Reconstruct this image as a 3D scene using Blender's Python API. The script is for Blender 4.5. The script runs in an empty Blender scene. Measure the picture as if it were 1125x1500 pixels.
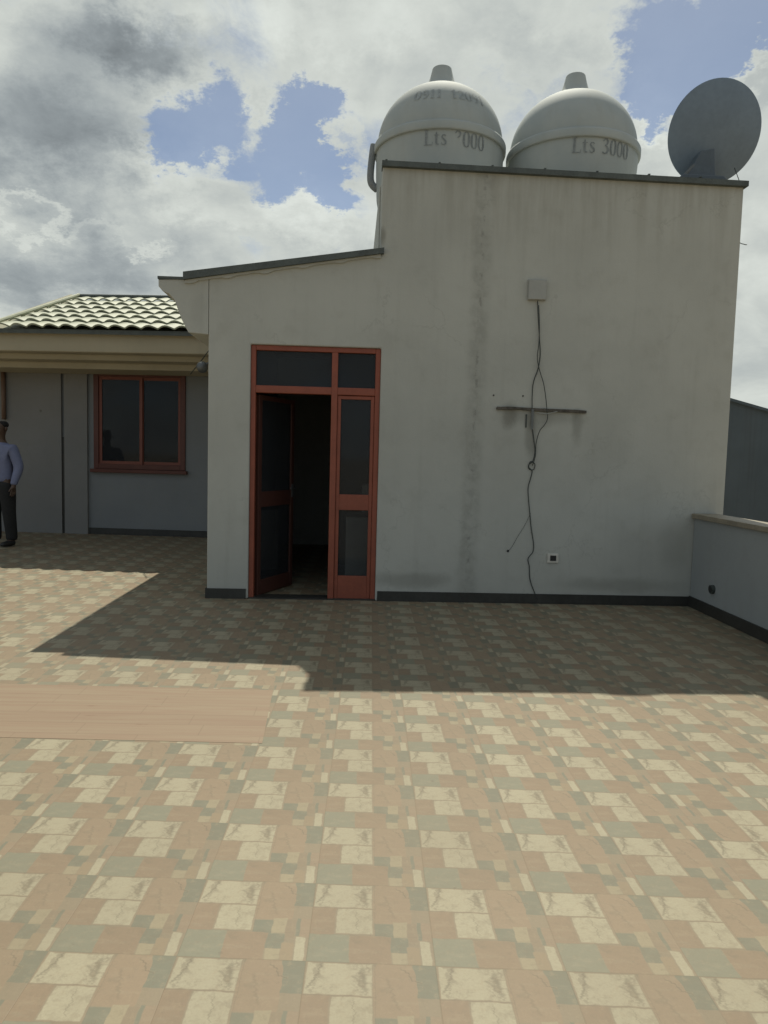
import bpy, bmesh, math, random
import numpy as np
from mathutils import Vector, Matrix
random.seed(7)
R = math.radians
C = bpy.context.scene.collection
SC = bpy.context.scene

# ------------------------------------------------------------------ camera
F, CX, CY, H = 1050.0, 562.5, 750.0, 1.45
YAW, PITCH, ROLL = 0.0205, math.atan(82/1050), 0.026
fw = Vector((math.sin(YAW)*math.cos(PITCH), math.cos(YAW)*math.cos(PITCH), -math.sin(PITCH)))
r0 = Vector((math.cos(YAW), -math.sin(YAW), 0))
u0 = r0.cross(fw)
IX = r0*math.cos(ROLL) + u0*math.sin(ROLL)
IU = u0*math.cos(ROLL) - r0*math.sin(ROLL)
EYE = Vector((0, 0, H))
def ray(px, py): return fw + IX*((px-CX)/F) - IU*((py-CY)/F)
def floor_at(px, py, z=0.0):
    d = ray(px, py); return EYE + d*((z-H)/d.z)
def at_y(px, py, Y):
    d = ray(px, py); return EYE + d*(Y/d.y)
cam_d = bpy.data.cameras.new('camera'); cam = bpy.data.objects.new('camera', cam_d); C.objects.link(cam)
cam_d.sensor_fit = 'VERTICAL'; cam_d.sensor_height = 24.0; cam_d.lens = F*24/1500
cam_d.clip_start = 0.05; cam_d.clip_end = 5000
m = Matrix((IX, IU, -fw)).transposed().to_4x4(); m.translation = EYE
cam.matrix_world = m
SC.camera = cam

# ------------------------------------------------------------------ node helpers
class G:
    def __init__(s, mat):
        s.t = mat.node_tree; s.n = s.t.nodes; s.l = s.t.links
    def node(s, typ, **kw):
        n = s.n.new(typ)
        for k, v in kw.items(): setattr(n, k, v)
        return n
    def put(s, sock, v):
        if v is None: return
        if isinstance(v, bpy.types.NodeSocket): s.l.new(v, sock)
        else:
            if sock.type == 'RGBA' and len(v) == 3: v = (*v, 1)
            sock.default_value = v
    def m(s, op, a, b=None, c=None, clamp=False):
        n = s.node('ShaderNodeMath', operation=op); n.use_clamp = clamp
        for i, v in enumerate((a, b, c)):
            if v is not None: s.put(n.inputs[i], v)
        return n.outputs[0]
    def mix(s, f, a, b, mode='MIX'):
        n = s.node('ShaderNodeMix', data_type='RGBA', blend_type=mode)
        s.put(n.inputs[0], f); s.put(n.inputs[6], a); s.put(n.inputs[7], b)
        return n.outputs[2]
    def ramp(s, v, stops, interp='LINEAR'):
        n = s.node('ShaderNodeValToRGB'); n.color_ramp.interpolation = interp
        e = n.color_ramp.elements
        while len(e) < len(stops): e.new(0.5)
        for q, (p, c) in zip(e, stops):
            q.position = p; q.color = (c, c, c, 1) if isinstance(c, (int, float)) else (*c, 1)
        s.put(n.inputs[0], v); return n.outputs[0]
    def sm(s, v, lo, hi):
        n = s.node('ShaderNodeMapRange', interpolation_type='SMOOTHSTEP')
        s.put(n.inputs[0], v); s.put(n.inputs[1], lo); s.put(n.inputs[2], hi)
        return n.outputs[0]
    def xyz(s, v):
        n = s.node('ShaderNodeSeparateXYZ'); s.put(n.inputs[0], v); return n.outputs
    def vec(s, x, y, z=0.0):
        n = s.node('ShaderNodeCombineXYZ')
        s.put(n.inputs[0], x); s.put(n.inputs[1], y); s.put(n.inputs[2], z); return n.outputs[0]
    def noise(s, v, scale, detail=4, rough=0.55, dist=0.0, out=0):
        n = s.node('ShaderNodeTexNoise')
        s.put(n.inputs['Vector'], v); n.inputs['Scale'].default_value = scale
        n.inputs['Detail'].default_value = detail; n.inputs['Roughness'].default_value = rough
        n.inputs['Distortion'].default_value = dist
        return n.outputs[out]
    def vm(s, op, a, b):
        n = s.node('ShaderNodeVectorMath', operation=op); s.put(n.inputs[0], a)
        if op == 'SCALE': s.put(n.inputs[3], b)
        else: s.put(n.inputs[1], b)
        return n.outputs[0]

def newmat(name):
    mt = bpy.data.materials.new(name); mt.use_nodes = True
    g = G(mt); b = g.n['Principled BSDF']; return mt, g, b
def plain(name, col, rough=0.6, metal=0.0, var=0.12, scale=6.0, bump=0.0, spec=0.5):
    mt, g, b = newmat(name)
    co = g.node('ShaderNodeTexCoord').outputs['Object']
    n1 = g.noise(co, scale, 6); n2 = g.noise(co, scale*7, 4)
    f = g.m('ADD', g.m('MULTIPLY', n1, 0.6), g.m('MULTIPLY', n2, 0.4))
    f = g.sm(f, 0.3, 0.7)
    lo = tuple(c*(1-var) for c in col); hi = tuple(min(1, c*(1+var)) for c in col)
    g.put(b.inputs['Base Color'], g.mix(f, lo, hi))
    g.put(b.inputs['Roughness'], rough); g.put(b.inputs['Metallic'], metal)
    g.put(b.inputs['Specular IOR Level'], spec)
    if bump:
        bn = g.node('ShaderNodeBump'); bn.inputs['Strength'].default_value = bump
        bn.inputs['Distance'].default_value = 0.01
        g.put(bn.inputs['Height'], n2); g.put(b.inputs['Normal'], bn.outputs[0])
    return mt

WALLC = (0.47, 0.478, 0.44)
def plaster(name, col=WALLC, seams=(), spots=(), top=None, amount=1.0):
    """painted cement plaster; seams = rough repaired joints [(x0,z0,x1,z1,width)], spots = dirt patches [(x,z,rx,rz,strength)]"""
    mt, g, b = newmat(name)
    co = g.node('ShaderNodeTexCoord').outputs['Object']
    x, y, z = g.xyz(co)
    big = g.noise(co, 0.9, 5, 0.6)
    mid = g.noise(co, 3.3, 6, 0.65)
    fine = g.noise(co, 45, 4, 0.6)
    streak = g.noise(g.vec(g.m('MULTIPLY', x, 9.0), g.m('MULTIPLY', y, 9.0), g.m('MULTIPLY', z, 0.7)), 1.0, 5, 0.6)
    c = g.mix(g.sm(big, 0.3, 0.7), tuple(v*0.93 for v in col), tuple(v*1.05 for v in col))
    c = g.mix(g.m('MULTIPLY', g.sm(mid, 0.5, 0.72), 0.16*amount), c, (0.25, 0.235, 0.195))
    c = g.mix(g.m('MULTIPLY', g.sm(streak, 0.5, 0.8), 0.15*amount), c, (0.24, 0.235, 0.20))
    if top is not None:   # run-off staining under the roof edge
        t = g.sm(g.m('SUBTRACT', z, g.m('ADD', top[0], g.m('MULTIPLY', x, top[1]))), -0.9, 0.0)
        t = g.m('MULTIPLY', t, g.sm(streak, 0.38, 0.62))
        c = g.mix(g.m('MULTIPLY', t, 0.24), c, (0.22, 0.20, 0.15))
    for (x0, z0, x1, z1, w) in seams:
        cx = g.m('ADD', g.m('MULTIPLY', g.m('SUBTRACT', z, z0), (x1-x0)/(z1-z0)), x0)
        wob = g.m('MULTIPLY', g.m('SUBTRACT', g.noise(g.vec(0.0, 0.0, z), 4.0, 4, 0.6), 0.5), 0.06)
        d = g.m('ABSOLUTE', g.m('SUBTRACT', x, g.m('ADD', cx, wob)))
        band = g.m('SUBTRACT', 1.0, g.sm(d, w*0.3, w*1.6))
        blotch = g.sm(g.noise(co, 7.0, 5, 0.7), 0.42, 0.62)
        c = g.mix(g.m('MULTIPLY', band, g.m('ADD', 0.12, g.m('MULTIPLY', blotch, 0.18))), c, (0.12, 0.118, 0.10))
        crack = g.m('SUBTRACT', 1.0, g.sm(d, w*0.05, w*0.3))
        c = g.mix(g.m('MULTIPLY', crack, g.m('MULTIPLY', g.sm(g.noise(co, 11.0, 3, 0.6), 0.5, 0.62), 0.30)), c, (0.07, 0.07, 0.06))
    for (sx, sz, rx, rz, st) in spots:
        dx = g.m('DIVIDE', g.m('SUBTRACT', x, sx), rx); dz = g.m('DIVIDE', g.m('SUBTRACT', z, sz), rz)
        d = g.m('SQRT', g.m('ADD', g.m('MULTIPLY', dx, dx), g.m('MULTIPLY', dz, dz)))
        d = g.m('ADD', d, g.m('MULTIPLY', g.m('SUBTRACT', mid, 0.5), 1.6))
        c = g.mix(g.m('MULTIPLY', g.m('SUBTRACT', 1.0, g.sm(d, 0.25, 1.1)), st), c, (0.13, 0.125, 0.10))
    vo = g.node('ShaderNodeTexVoronoi', feature='DISTANCE_TO_EDGE'); vo.inputs['Scale'].default_value = 0.8
    g.put(vo.inputs['Vector'], g.vm('ADD', co, g.vm('SCALE', g.noise(co, 2.2, 5, 0.7, out=1), 0.55)))
    hair = g.m('MULTIPLY', g.m('SUBTRACT', 1.0, g.sm(vo.outputs['Distance'], 0.002, 0.008)), g.sm(big, 0.50, 0.58))
    c = g.mix(g.m('MULTIPLY', hair, 0.13*amount), c, (0.12, 0.115, 0.10))
    g.put(b.inputs['Base Color'], c)
    g.put(b.inputs['Roughness'], 0.82); g.put(b.inputs['Specular IOR Level'], 0.25)
    bn = g.node('ShaderNodeBump'); bn.inputs['Strength'].default_value = 0.35; bn.inputs['Distance'].default_value = 0.012
    g.put(bn.inputs['Height'], g.m('ADD', g.m('MULTIPLY', fine, 0.3), g.m('MULTIPLY', mid, 1.2)))
    g.put(b.inputs['Normal'], bn.outputs[0])
    return mt

# ------------------------------------------------------------------ mesh helpers
def link(name, bm, mat, parent=None, smooth=False, bevel=0.0, loc=None):
    bmesh.ops.recalc_face_normals(bm, faces=bm.faces)
    me = bpy.data.meshes.new(name); bm.to_mesh(me); bm.free()
    if smooth:
        for p in me.polygons: p.use_smooth = True
    me.materials.append(mat)
    o = bpy.data.objects.new(name, me); C.objects.link(o)
    if parent: o.parent = parent
    if loc: o.location = loc
    if bevel:
        md = o.modifiers.new('bevel', 'BEVEL'); md.width = bevel; md.segments = 2; md.limit_method = 'ANGLE'; md.angle_limit = R(35)
    return o
def box(bm, x0, x1, y0, y1, z0, z1):
    vs = [bm.verts.new((x, y, z)) for x in (x0, x1) for y in (y0, y1) for z in (z0, z1)]
    for f in ((0,1,3,2),(4,6,7,5),(0,4,5,1),(2,3,7,6),(0,2,6,4),(1,5,7,3)):
        bm.faces.new([vs[i] for i in f])
def prism(bm, pts, y0, y1):
    """polygon in (x,z), extruded along y"""
    a = [bm.verts.new((x, y0, z)) for x, z in pts]; b = [bm.verts.new((x, y1, z)) for x, z in pts]
    bm.faces.new(a); bm.faces.new(b[::-1])
    n = len(pts)
    for i in range(n): bm.faces.new((a[i], b[i], b[(i+1) % n], a[(i+1) % n]))
def prism_x(bm, pts, x0, x1):
    """polygon in (y,z), extruded along x"""
    a = [bm.verts.new((x0, y, z)) for y, z in pts]; b = [bm.verts.new((x1, y, z)) for y, z in pts]
    bm.faces.new(a); bm.faces.new(b[::-1])
    n = len(pts)
    for i in range(n): bm.faces.new((a[i], b[i], b[(i+1) % n], a[(i+1) % n]))
def lathe(bm, prof, seg=64, cx=0, cy=0, rib=None):
    rings = []
    for (r, z) in prof:
        if r < 1e-5: rings.append([bm.verts.new((cx, cy, z))]*seg)
        else: rings.append([bm.verts.new((cx+r*math.cos(2*math.pi*k/seg), cy+r*math.sin(2*math.pi*k/seg), z)) for k in range(seg)])
    for a, b in zip(rings, rings[1:]):
        for k in range(seg):
            q = []
            for v in (a[k], a[(k+1) % seg], b[(k+1) % seg], b[k]):
                if v not in q: q.append(v)
            if len(q) > 2:
                try: bm.faces.new(q)
                except ValueError: pass
def tube(bm, pts, r, seg=8):
    pts = [Vector(p) for p in pts]; rings = []
    rr = r if isinstance(r, (list, tuple)) else [r]*len(pts)
    for i, p in enumerate(pts):
        t = (pts[min(i+1, len(pts)-1)] - pts[max(i-1, 0)]).normalized()
        a = t.cross(Vector((0.3, 1, 0.1))).normalized(); b = t.cross(a)
        rings.append([bm.verts.new(p + (a*math.cos(2*math.pi*k/seg) + b*math.sin(2*math.pi*k/seg))*rr[i]) for k in range(seg)])
    for a, b in zip(rings, rings[1:]):
        for k in range(seg): bm.faces.new((a[k], a[(k+1) % seg], b[(k+1) % seg], b[k]))
    bm.faces.new(rings[0]); bm.faces.new(rings[-1][::-1])
def smooth_pts(pts, n=6):
    P = [Vector(p) for p in pts]; out = []
    for i in range(len(P)-1):
        a, b, c, d = P[max(i-1, 0)], P[i], P[i+1], P[min(i+2, len(P)-1)]
        for k in range(n):
            t = k/n
            out.append(0.5*((2*b) + (c-a)*t + (2*a-5*b+4*c-d)*t*t + (3*b-a-3*c+d)*t**3))
    out.append(P[-1]); return out
def tag(o, label=None, cat=None, group=None, kind=None):
    if label: o['label'] = label
    if cat: o['category'] = cat
    if group: o['group'] = group
    if kind: o['kind'] = kind
    return o
def empty(name, loc=(0, 0, 0), rz=0.0):
    o = bpy.data.objects.new(name, None); C.objects.link(o); o.location = loc; o.rotation_euler = (0, 0, rz); return o

class Plane:
    """vertical wall plane through two floor pixels; local x along, y back, z up"""
    def __init__(s, pa, pb):
        a, b = floor_at(*pa), floor_at(*pb)
        s.o = a; s.t = (b-a).normalized(); s.rz = math.atan2(s.t.y, s.t.x)
        s.n = Vector((-s.t.y, s.t.x, 0))
    def w(s, px, py, back=0.0):
        d = ray(px, py); o = s.o + s.n*back
        k = (o-EYE).dot(s.n)/d.dot(s.n); p = EYE + d*k - s.o
        return (p.dot(s.t), p.z)
    def local(s, p):
        q = p - s.o; return Vector((q.dot(s.t), q.dot(s.n), q.z))
    def world(s, x, y, z): return s.o + s.t*x + s.n*y + Vector((0, 0, z))

# ------------------------------------------------------------------ shared materials
M = {}
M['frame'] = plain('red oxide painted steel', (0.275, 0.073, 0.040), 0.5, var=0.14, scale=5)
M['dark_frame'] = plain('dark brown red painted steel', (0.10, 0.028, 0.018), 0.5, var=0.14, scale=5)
M['skirt'] = plain('dark grey skirting tile', (0.038, 0.038, 0.034), 0.45, var=0.25, scale=4)
M['sheet'] = plain('weathered grey green roof sheet', (0.085, 0.10, 0.095), 0.6, var=0.25, scale=9, bump=0.3)
M['metal'] = plain('dull galvanised steel', (0.16, 0.17, 0.17), 0.5, 0.6, scale=8)
M['cable'] = plain('dark cable sheath', (0.05, 0.06, 0.055), 0.6)
M['white_plastic'] = plain('aged white plastic', (0.36, 0.365, 0.34), 0.5, var=0.06)
M['black'] = plain('black plastic', (0.02, 0.02, 0.02), 0.5)
M['inner'] = plain('interior wall with room shade in colour', (0.045, 0.043, 0.04), 0.9)  # walls coloured near black; the colour stands in for the room's shade
M['stone'] = plain('pale brown coping stone', (0.27, 0.235, 0.175), 0.5, var=0.2, scale=5, bump=0.2)
mt, g, b = newmat('dark tinted glass'); M['glass'] = mt
g.put(b.inputs['Base Color'], (0.22, 0.24, 0.26, 1)); g.put(b.inputs['Roughness'], 0.04); g.put(b.inputs['Specular IOR Level'], 0.25)
g.put(b.inputs['Transmission Weight'], 0.9); g.put(b.inputs['IOR'], 1.25)

# ------------------------------------------------------------------ floor tiles (printed stone-look ceramic tile)
TP = [((79.6,1389),0,0),((261,1400.6),1,0),((450,1406.6),2,0),((639,1414),3,0),((829,1422),4,0),((1017,1427),5,0),
      ((142,1281),0,1),((301,1288.6),1,1),((465,1294.6),2,1),((625.3,1306.5),3,1),((944,1310.5),5,1),
      ((191.6,1202.5),0,2),((333.5,1207.5),1,2),((478,1211.5),2,2),((612.7,1216),3,2),((892.5,1224.6),5,2),
      ((231.5,1138),0,3),((358,1144),1,3),((485,1149),2,3),((605.2,1153),3,3),((851,1158),5,3),
      ((269,1088.5),0,4),((381,1088),1,4),((493,1098.5),2,4)]
A = []; Bu = []; Bv = []
for (p, mu, nv) in TP:
    q = floor_at(*p); A.append((q.x, q.y, 1)); Bu.append(mu); Bv.append(nv)
cu = np.linalg.lstsq(np.array(A), np.array(Bu), rcond=None)[0]
cv = np.linalg.lstsq(np.array(A), np.array(Bv), rcond=None)[0]

mt, g, b = newmat('printed stone look floor tiles'); M['tiles'] = mt
co = g.node('ShaderNodeTexCoord').outputs['Object']
X, Y, Z = g.xyz(co)
def aff(c): return g.m('ADD', g.m('ADD', g.m('MULTIPLY', X, float(c[0])), g.m('MULTIPLY', Y, float(c[1]))), float(c[2]))
U0, V0 = aff(cu), g.m('SUBTRACT', 60.0, aff(cv))      # V grows towards the camera inside a tile
U0 = g.m('ADD', U0, 60.0)
cellu, cellv = g.m('FLOOR', U0), g.m('FLOOR', V0)
_q = floor_at(1062, 1172); _cu = math.floor(float(cu[0]*_q.x+cu[1]*_q.y+cu[2]+60)); _cv = math.floor(float(60-(cv[0]*_q.x+cv[1]*_q.y+cv[2])))
odd = g.m('MULTIPLY', g.m('LESS_THAN', g.m('ABSOLUTE', g.m('SUBTRACT', cellu, float(_cu))), 0.5), g.m('LESS_THAN', g.m('ABSOLUTE', g.m('SUBTRACT', cellv, float(_cv))), 0.5))
pu, pv = g.m('FRACT', U0), g.m('FRACT', V0)          # one tile was laid turned round
pu = g.m('ADD', g.m('MULTIPLY', pu, g.m('SUBTRACT', 1.0, g.m('MULTIPLY', odd, 2.0))), odd)
pv = g.m('ADD', g.m('MULTIPLY', pv, g.m('SUBTRACT', 1.0, g.m('MULTIPLY', odd, 2.0))), odd)
# print warp: the same in every tile, as a printed tile has
wn = g.noise(g.vec(pu, pv, 0.0), 5.0, 5, 0.6, out=1)
wx, wy, wz = g.xyz(wn)
u = g.m('ADD', pu, g.m('MULTIPLY', g.m('SUBTRACT', wx, 0.5), 0.045))
v = g.m('ADD', pv, g.m('MULTIPLY', g.m('SUBTRACT', wy, 0.5), 0.045))
def rect(u0_, u1_, v0_, v1_, s=0.006):
    a = g.m('MULTIPLY', g.sm(u, u0_-s, u0_+s), g.m('SUBTRACT', 1.0, g.sm(u, u1_-s, u1_+s)))
    c_ = g.m('MULTIPLY', g.sm(v, v0_-s, v0_+s), g.m('SUBTRACT', 1.0, g.sm(v, v1_-s, v1_+s)))
    return g.m('MULTIPLY', a, c_)
WHT = (0.35, 0.315, 0.22); CRM = (0.285, 0.24, 0.155); PNK = (0.248, 0.188, 0.118); RED = (0.228, 0.163, 0.105)
TAN = (0.228, 0.182, 0.122); GRN = (0.188, 0.188, 0.134); DGR = (0.150, 0.152, 0.110)
col = g.mix(0.0, TAN, TAN)
def lay(mask, c_):
    global col
    col = g.mix(mask, col, c_)
lay(rect(0.015, 0.51, 0.012, 0.33), WHT)
lay(rect(0.82, 2, -1, 0.34), DGR)
# arch-topped pink stone
dx = g.m('DIVIDE', g.m('SUBTRACT', u, 0.68), 0.165); dy = g.m('DIVIDE', g.m('SUBTRACT', v, 0.30), 0.33)
oct_ = g.m('ADD', g.m('POWER', g.m('ABSOLUTE', dx), 4.0), g.m('POWER', g.m('ABSOLUTE', dy), 4.0))
lay(g.m('MULTIPLY', g.m('SUBTRACT', 1.0, g.sm(oct_, 0.93, 1.05)), rect(0.5, 0.86, -1, 0.52)), (0.25, 0.182, 0.118))
lay(rect(-1, 0.20, 0.34, 0.68), RED)
lay(rect(0.215, 0.51, 0.35, 0.665), WHT)
lay(rect(0.53, 0.69, 0.53, 0.69), DGR)
lay(rect(0.69, 0.80, 0.50, 0.70), CRM)
lay(rect(0.80, 0.88, 0.52, 0.74), (0.215, 0.166, 0.11))
lay(rect(0.885, 0.925, 0.50, 0.72), DGR)
lay(rect(0.92, 2, 0.50, 0.72), (0.242, 0.178, 0.118))
lay(rect(-1, 0.33, 0.68, 2), GRN)
lay(rect(0.33, 0.665, 0.69, 2), RED)
lay(rect(0.665, 0.80, 0.69, 0.87), DGR)
lay(rect(0.675, 0.785, 0.875, 2), CRM)
lay(rect(0.79, 0.885, 0.80, 2), PNK)
lay(rect(0.895, 0.975, 0.73, 2), WHT)
# veins / cloudy print, same in each tile
pn = g.noise(g.vec(pu, pv, 3.0), 6.0, 8, 0.7, 0.6)
col = g.mix(g.m('MULTIPLY', g.sm(pn, 0.5, 0.72), 0.38), col, (0.145, 0.118, 0.08))
pn2 = g.noise(g.vec(pu, g.m('MULTIPLY', pv, 3.0), 9.0), 4.0, 6, 0.6)
col = g.mix(g.m('MULTIPLY', g.sm(pn2, 0.5, 0.8), 0.30), col, (0.33, 0.285, 0.195))
def crack(u0_, v0_, ang, L, w, st=0.6):
    global col
    ca, sa = math.cos(ang), math.sin(ang)
    a_ = g.m('SUBTRACT', u, u0_); c_ = g.m('SUBTRACT', v, v0_)
    al = g.m('ADD', g.m('MULTIPLY', a_, ca), g.m('MULTIPLY', c_, sa))
    pe = g.m('SUBTRACT', g.m('MULTIPLY', c_, ca), g.m('MULTIPLY', a_, sa))
    pe = g.m('ADD', pe, g.m('MULTIPLY', g.m('SUBTRACT', g.noise(g.vec(al, 0.0, u0_), 9.0, 6, 0.75), 0.5), 0.16))
    mk = g.m('MULTIPLY', g.m('SUBTRACT', 1.0, g.sm(g.m('ABSOLUTE', pe), 0.001, w)), g.m('SUBTRACT', 1.0, g.sm(g.m('ABSOLUTE', al), L*0.7, L)))
    col = g.mix(g.m('MULTIPLY', mk, st*0.9), col, (0.10, 0.085, 0.055))
bl = g.m('MULTIPLY', rect(0.36, 0.53, 0.0, 0.34, 0.05), g.sm(g.noise(g.vec(pu, pv, 7.0), 13.0, 7, 0.7), 0.44, 0.60))
col = g.mix(g.m('MULTIPLY', bl, 0.55), col, (0.15, 0.115, 0.075))
bl = g.m('MULTIPLY', rect(0.03, 0.15, 0.0, 0.34, 0.04), g.sm(g.noise(g.vec(pu, pv, 5.0), 15.0, 7, 0.7), 0.47, 0.60))
col = g.mix(g.m('MULTIPLY', bl, 0.5), col, (0.15, 0.125, 0.085))
bl = g.m('MULTIPLY', rect(0.20, 0.53, 0.34, 0.68, 0.03), g.sm(g.noise(g.vec(pu, pv, 2.0), 8.0, 6, 0.65), 0.48, 0.62))
col = g.mix(g.m('MULTIPLY', bl, 0.35), col, (0.20, 0.165, 0.11))
crack(0.09, 0.15, 1.9, 0.17, 0.018)
crack(0.45, 0.17, 1.4, 0.14, 0.035, 0.55)
crack(0.41, 0.20, 0.9, 0.10, 0.02, 0.4)
crack(0.38, 0.50, 1.5, 0.15, 0.008, 0.4)
crack(0.80, 0.12, 0.75, 0.12, 0.010, 0.6)
crack(0.66, 0.30, 1.3, 0.18, 0.02, 0.3)
# joints between the printed stones that read as thin dark lines
for ln in (rect(-0.01, 0.53, 0.335, 0.345, 0.002), rect(0.528, 0.536, 0.0, 0.68, 0.002), rect(-0.01, 0.97, 0.678, 0.684, 0.002), rect(0.893, 0.898, 0.73, 1.0, 0.002)):
    col = g.mix(g.m('MULTIPLY', ln, 0.22), col, (0.10, 0.085, 0.06))
# grout at the tile edge, tone change from tile to tile, dust and wear
ed = g.m('MINIMUM', g.m('MINIMUM', pu, g.m('SUBTRACT', 1.0, pu)), g.m('MINIMUM', pv, g.m('SUBTRACT', 1.0, pv)))
gr = g.m('SUBTRACT', 1.0, g.sm(ed, 0.002, 0.005))
col = g.mix(g.m('MULTIPLY', gr, 0.24), col, (0.13, 0.108, 0.072))
wnz = g.node('ShaderNodeTexWhiteNoise', noise_dimensions='2D'); g.put(wnz.inputs['Vector'], g.vec(cellu, cellv, 0.0))
tone = g.m('ADD', 0.95, g.m('MULTIPLY', wnz.outputs[0], 0.10))
col = g.mix(1.0, col, g.vec(tone, tone, tone), 'MULTIPLY')
d1 = g.noise(co, 0.55, 6, 0.65)
col = g.mix(g.m('MULTIPLY', g.sm(d1, 0.40, 0.7), 0.30), col, (0.245, 0.200, 0.135))
pn3 = g.noise(g.vec(pu, pv, 12.0), 11.0, 6, 0.7, out=1); q1, q2, q3 = g.xyz(pn3)
col = g.mix(g.m('MULTIPLY', g.sm(q1, 0.52, 0.68), 0.35), col, (0.30, 0.235, 0.15))
col = g.mix(g.m('MULTIPLY', g.sm(q2, 0.54, 0.70), 0.35), col, (0.165, 0.135, 0.09))
d3 = g.noise(co, 5.5, 6, 0.7)
col = g.mix(g.m('MULTIPLY', g.sm(d3, 0.52, 0.75), 0.20), col, (0.16, 0.13, 0.085))
d2 = g.noise(co, 130, 3, 0.6)
col = g.mix(g.m('MULTIPLY', g.sm(d2, 0.3, 0.8), 0.22), col, (0.17, 0.14, 0.095))
spk = g.noise(co, 21, 3, 0.5)
col = g.mix(g.m('MULTIPLY', g.sm(spk, 0.70, 0.76), 0.35), col, (0.12, 0.09, 0.06))
col = g.mix(0.13, col, (0.25, 0.208, 0.138))
g.put(b.inputs['Base Color'], col)
g.put(b.inputs['Roughness'], g.m('ADD', 0.48, g.m('MULTIPLY', d1, 0.25)))
g.put(b.inputs['Specular IOR Level'], 0.35)
bn = g.node('ShaderNodeBump'); bn.inputs['Strength'].default_value = 0.25; bn.inputs['Distance'].default_value = 0.004
g.put(bn.inputs['Height'], g.m('ADD', g.m('MULTIPLY', pn, 0.8), g.m('MULTIPLY', gr, -1.0)))
g.put(b.inputs['Normal'], bn.outputs[0])

mt, g, b = newmat('wood look floor tiles'); M['wood_tiles'] = mt
co = g.node('ShaderNodeTexCoord').outputs['Object']; X, Y, Z = g.xyz(co)
lx = g.m('ADD', g.m('MULTIPLY', X, 0.999), g.m('MULTIPLY', Y, 0.02)); ly = g.m('DIVIDE', g.m('SUBTRACT', Y, 0.10), 0.145)
row = g.m('FLOOR', ly); fr = g.m('FRACT', ly)
wz_ = g.node('ShaderNodeTexWhiteNoise', noise_dimensions='1D'); g.put(wz_.inputs['W'], row)
grain = g.noise(g.vec(g.m('MULTIPLY', lx, 1.3), g.m('MULTIPLY', Y, 26.0), row), 1.0, 6, 0.6, 0.5)
c = g.mix(g.sm(grain, 0.32, 0.68), (0.262, 0.182, 0.122), (0.288, 0.222, 0.148))
c = g.mix(g.m('MULTIPLY', wz_.outputs[0], 0.3), c, (0.21, 0.135, 0.09))
lf = g.m('FRACT', g.m('ADD', g.m('DIVIDE', lx, 0.62), g.m('MULTIPLY', wz_.outputs[0], 3.0)))
e1 = g.m('MINIMUM', fr, g.m('SUBTRACT', 1.0, fr)); e2 = g.m('MINIMUM', lf, g.m('SUBTRACT', 1.0, lf))
jn = g.m('MAXIMUM', g.m('SUBTRACT', 1.0, g.sm(e1, 0.01, 0.03)), g.m('SUBTRACT', 1.0, g.sm(e2, 0.003, 0.006)))
c = g.mix(g.m('MULTIPLY', jn, 0.3), c, (0.15, 0.10, 0.065))
kn = g.noise(g.vec(g.m('MULTIPLY', lx, 6.0), g.m('MULTIPLY', Y, 22.0), 4.0), 1.0, 3, 0.5)
c = g.mix(g.m('MULTIPLY', g.sm(kn, 0.66, 0.74), 0.4), c, (0.18, 0.10, 0.06))
g.put(b.inputs['Base Color'], c); g.put(b.inputs['Roughness'], 0.55); g.put(b.inputs['Specular IOR Level'], 0.35)

# ------------------------------------------------------------------ planes
PW = Plane((305, 876), (1020, 888))       # stair house front wall
PH = Plane((133, 782), (303, 787.5))      # side house wall with the window
W = PW.w
s_left = W(304, 690)[0]; s_tl = 0.5*(W(562, 240)[0]+W(557, 365)[0]); s_right = 0.5*(W(1088, 272)[0]+W(1062, 750)[0])
z_tl = W(562, 243)[1]; z_tr = W(1088, 272)[1]
xr = PW.world(s_right, 0, 0)

# ------------------------------------------------------------------ ground and terrace floor
mt = plain('dry earth and dust', (0.26, 0.21, 0.14), 0.95, var=0.3, scale=0.05)
bm = bmesh.new(); box(bm, -1500, 1500, -1500, 1500, -7.2, -7.0)
tag(link('ground', bm, mt), kind='structure')
par = (floor_at(1020, 888), floor_at(1125, 949))
x_par = 0.5*(par[0].x+par[1].x)
bm = bmesh.new(); box(bm, -9.0, x_par+0.2, -5.0, 19.0, -6.99, 0.0)
tag(link('terrace_floor', bm, M['tiles']), kind='structure')
q = [floor_at(-60, 997), floor_at(400, 1011), floor_at(384, 1089), floor_at(-60, 1066)]
bm = bmesh.new(); ya = q[1].y; yb = q[2].y
dxl = 6.0
sl = -0.012
a = [(-8.6, ya-(-8.6-q[1].x)*-sl), (q[1].x, ya), (q[2].x, yb), (-8.6, yb-(-8.6-q[2].x)*-sl)]
lo = [bm.verts.new((x, y, 0.0003)) for x, y in a]; hi = [bm.verts.new((x, y, 0.0013)) for x, y in a]
bm.faces.new(hi); bm.faces.new(lo[::-1])
for i in range(4): bm.faces.new((lo[i], lo[(i+1) % 4], hi[(i+1) % 4], hi[i]))
tag(link('wood_floor_strip', bm, M['wood_tiles']), kind='structure')

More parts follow.
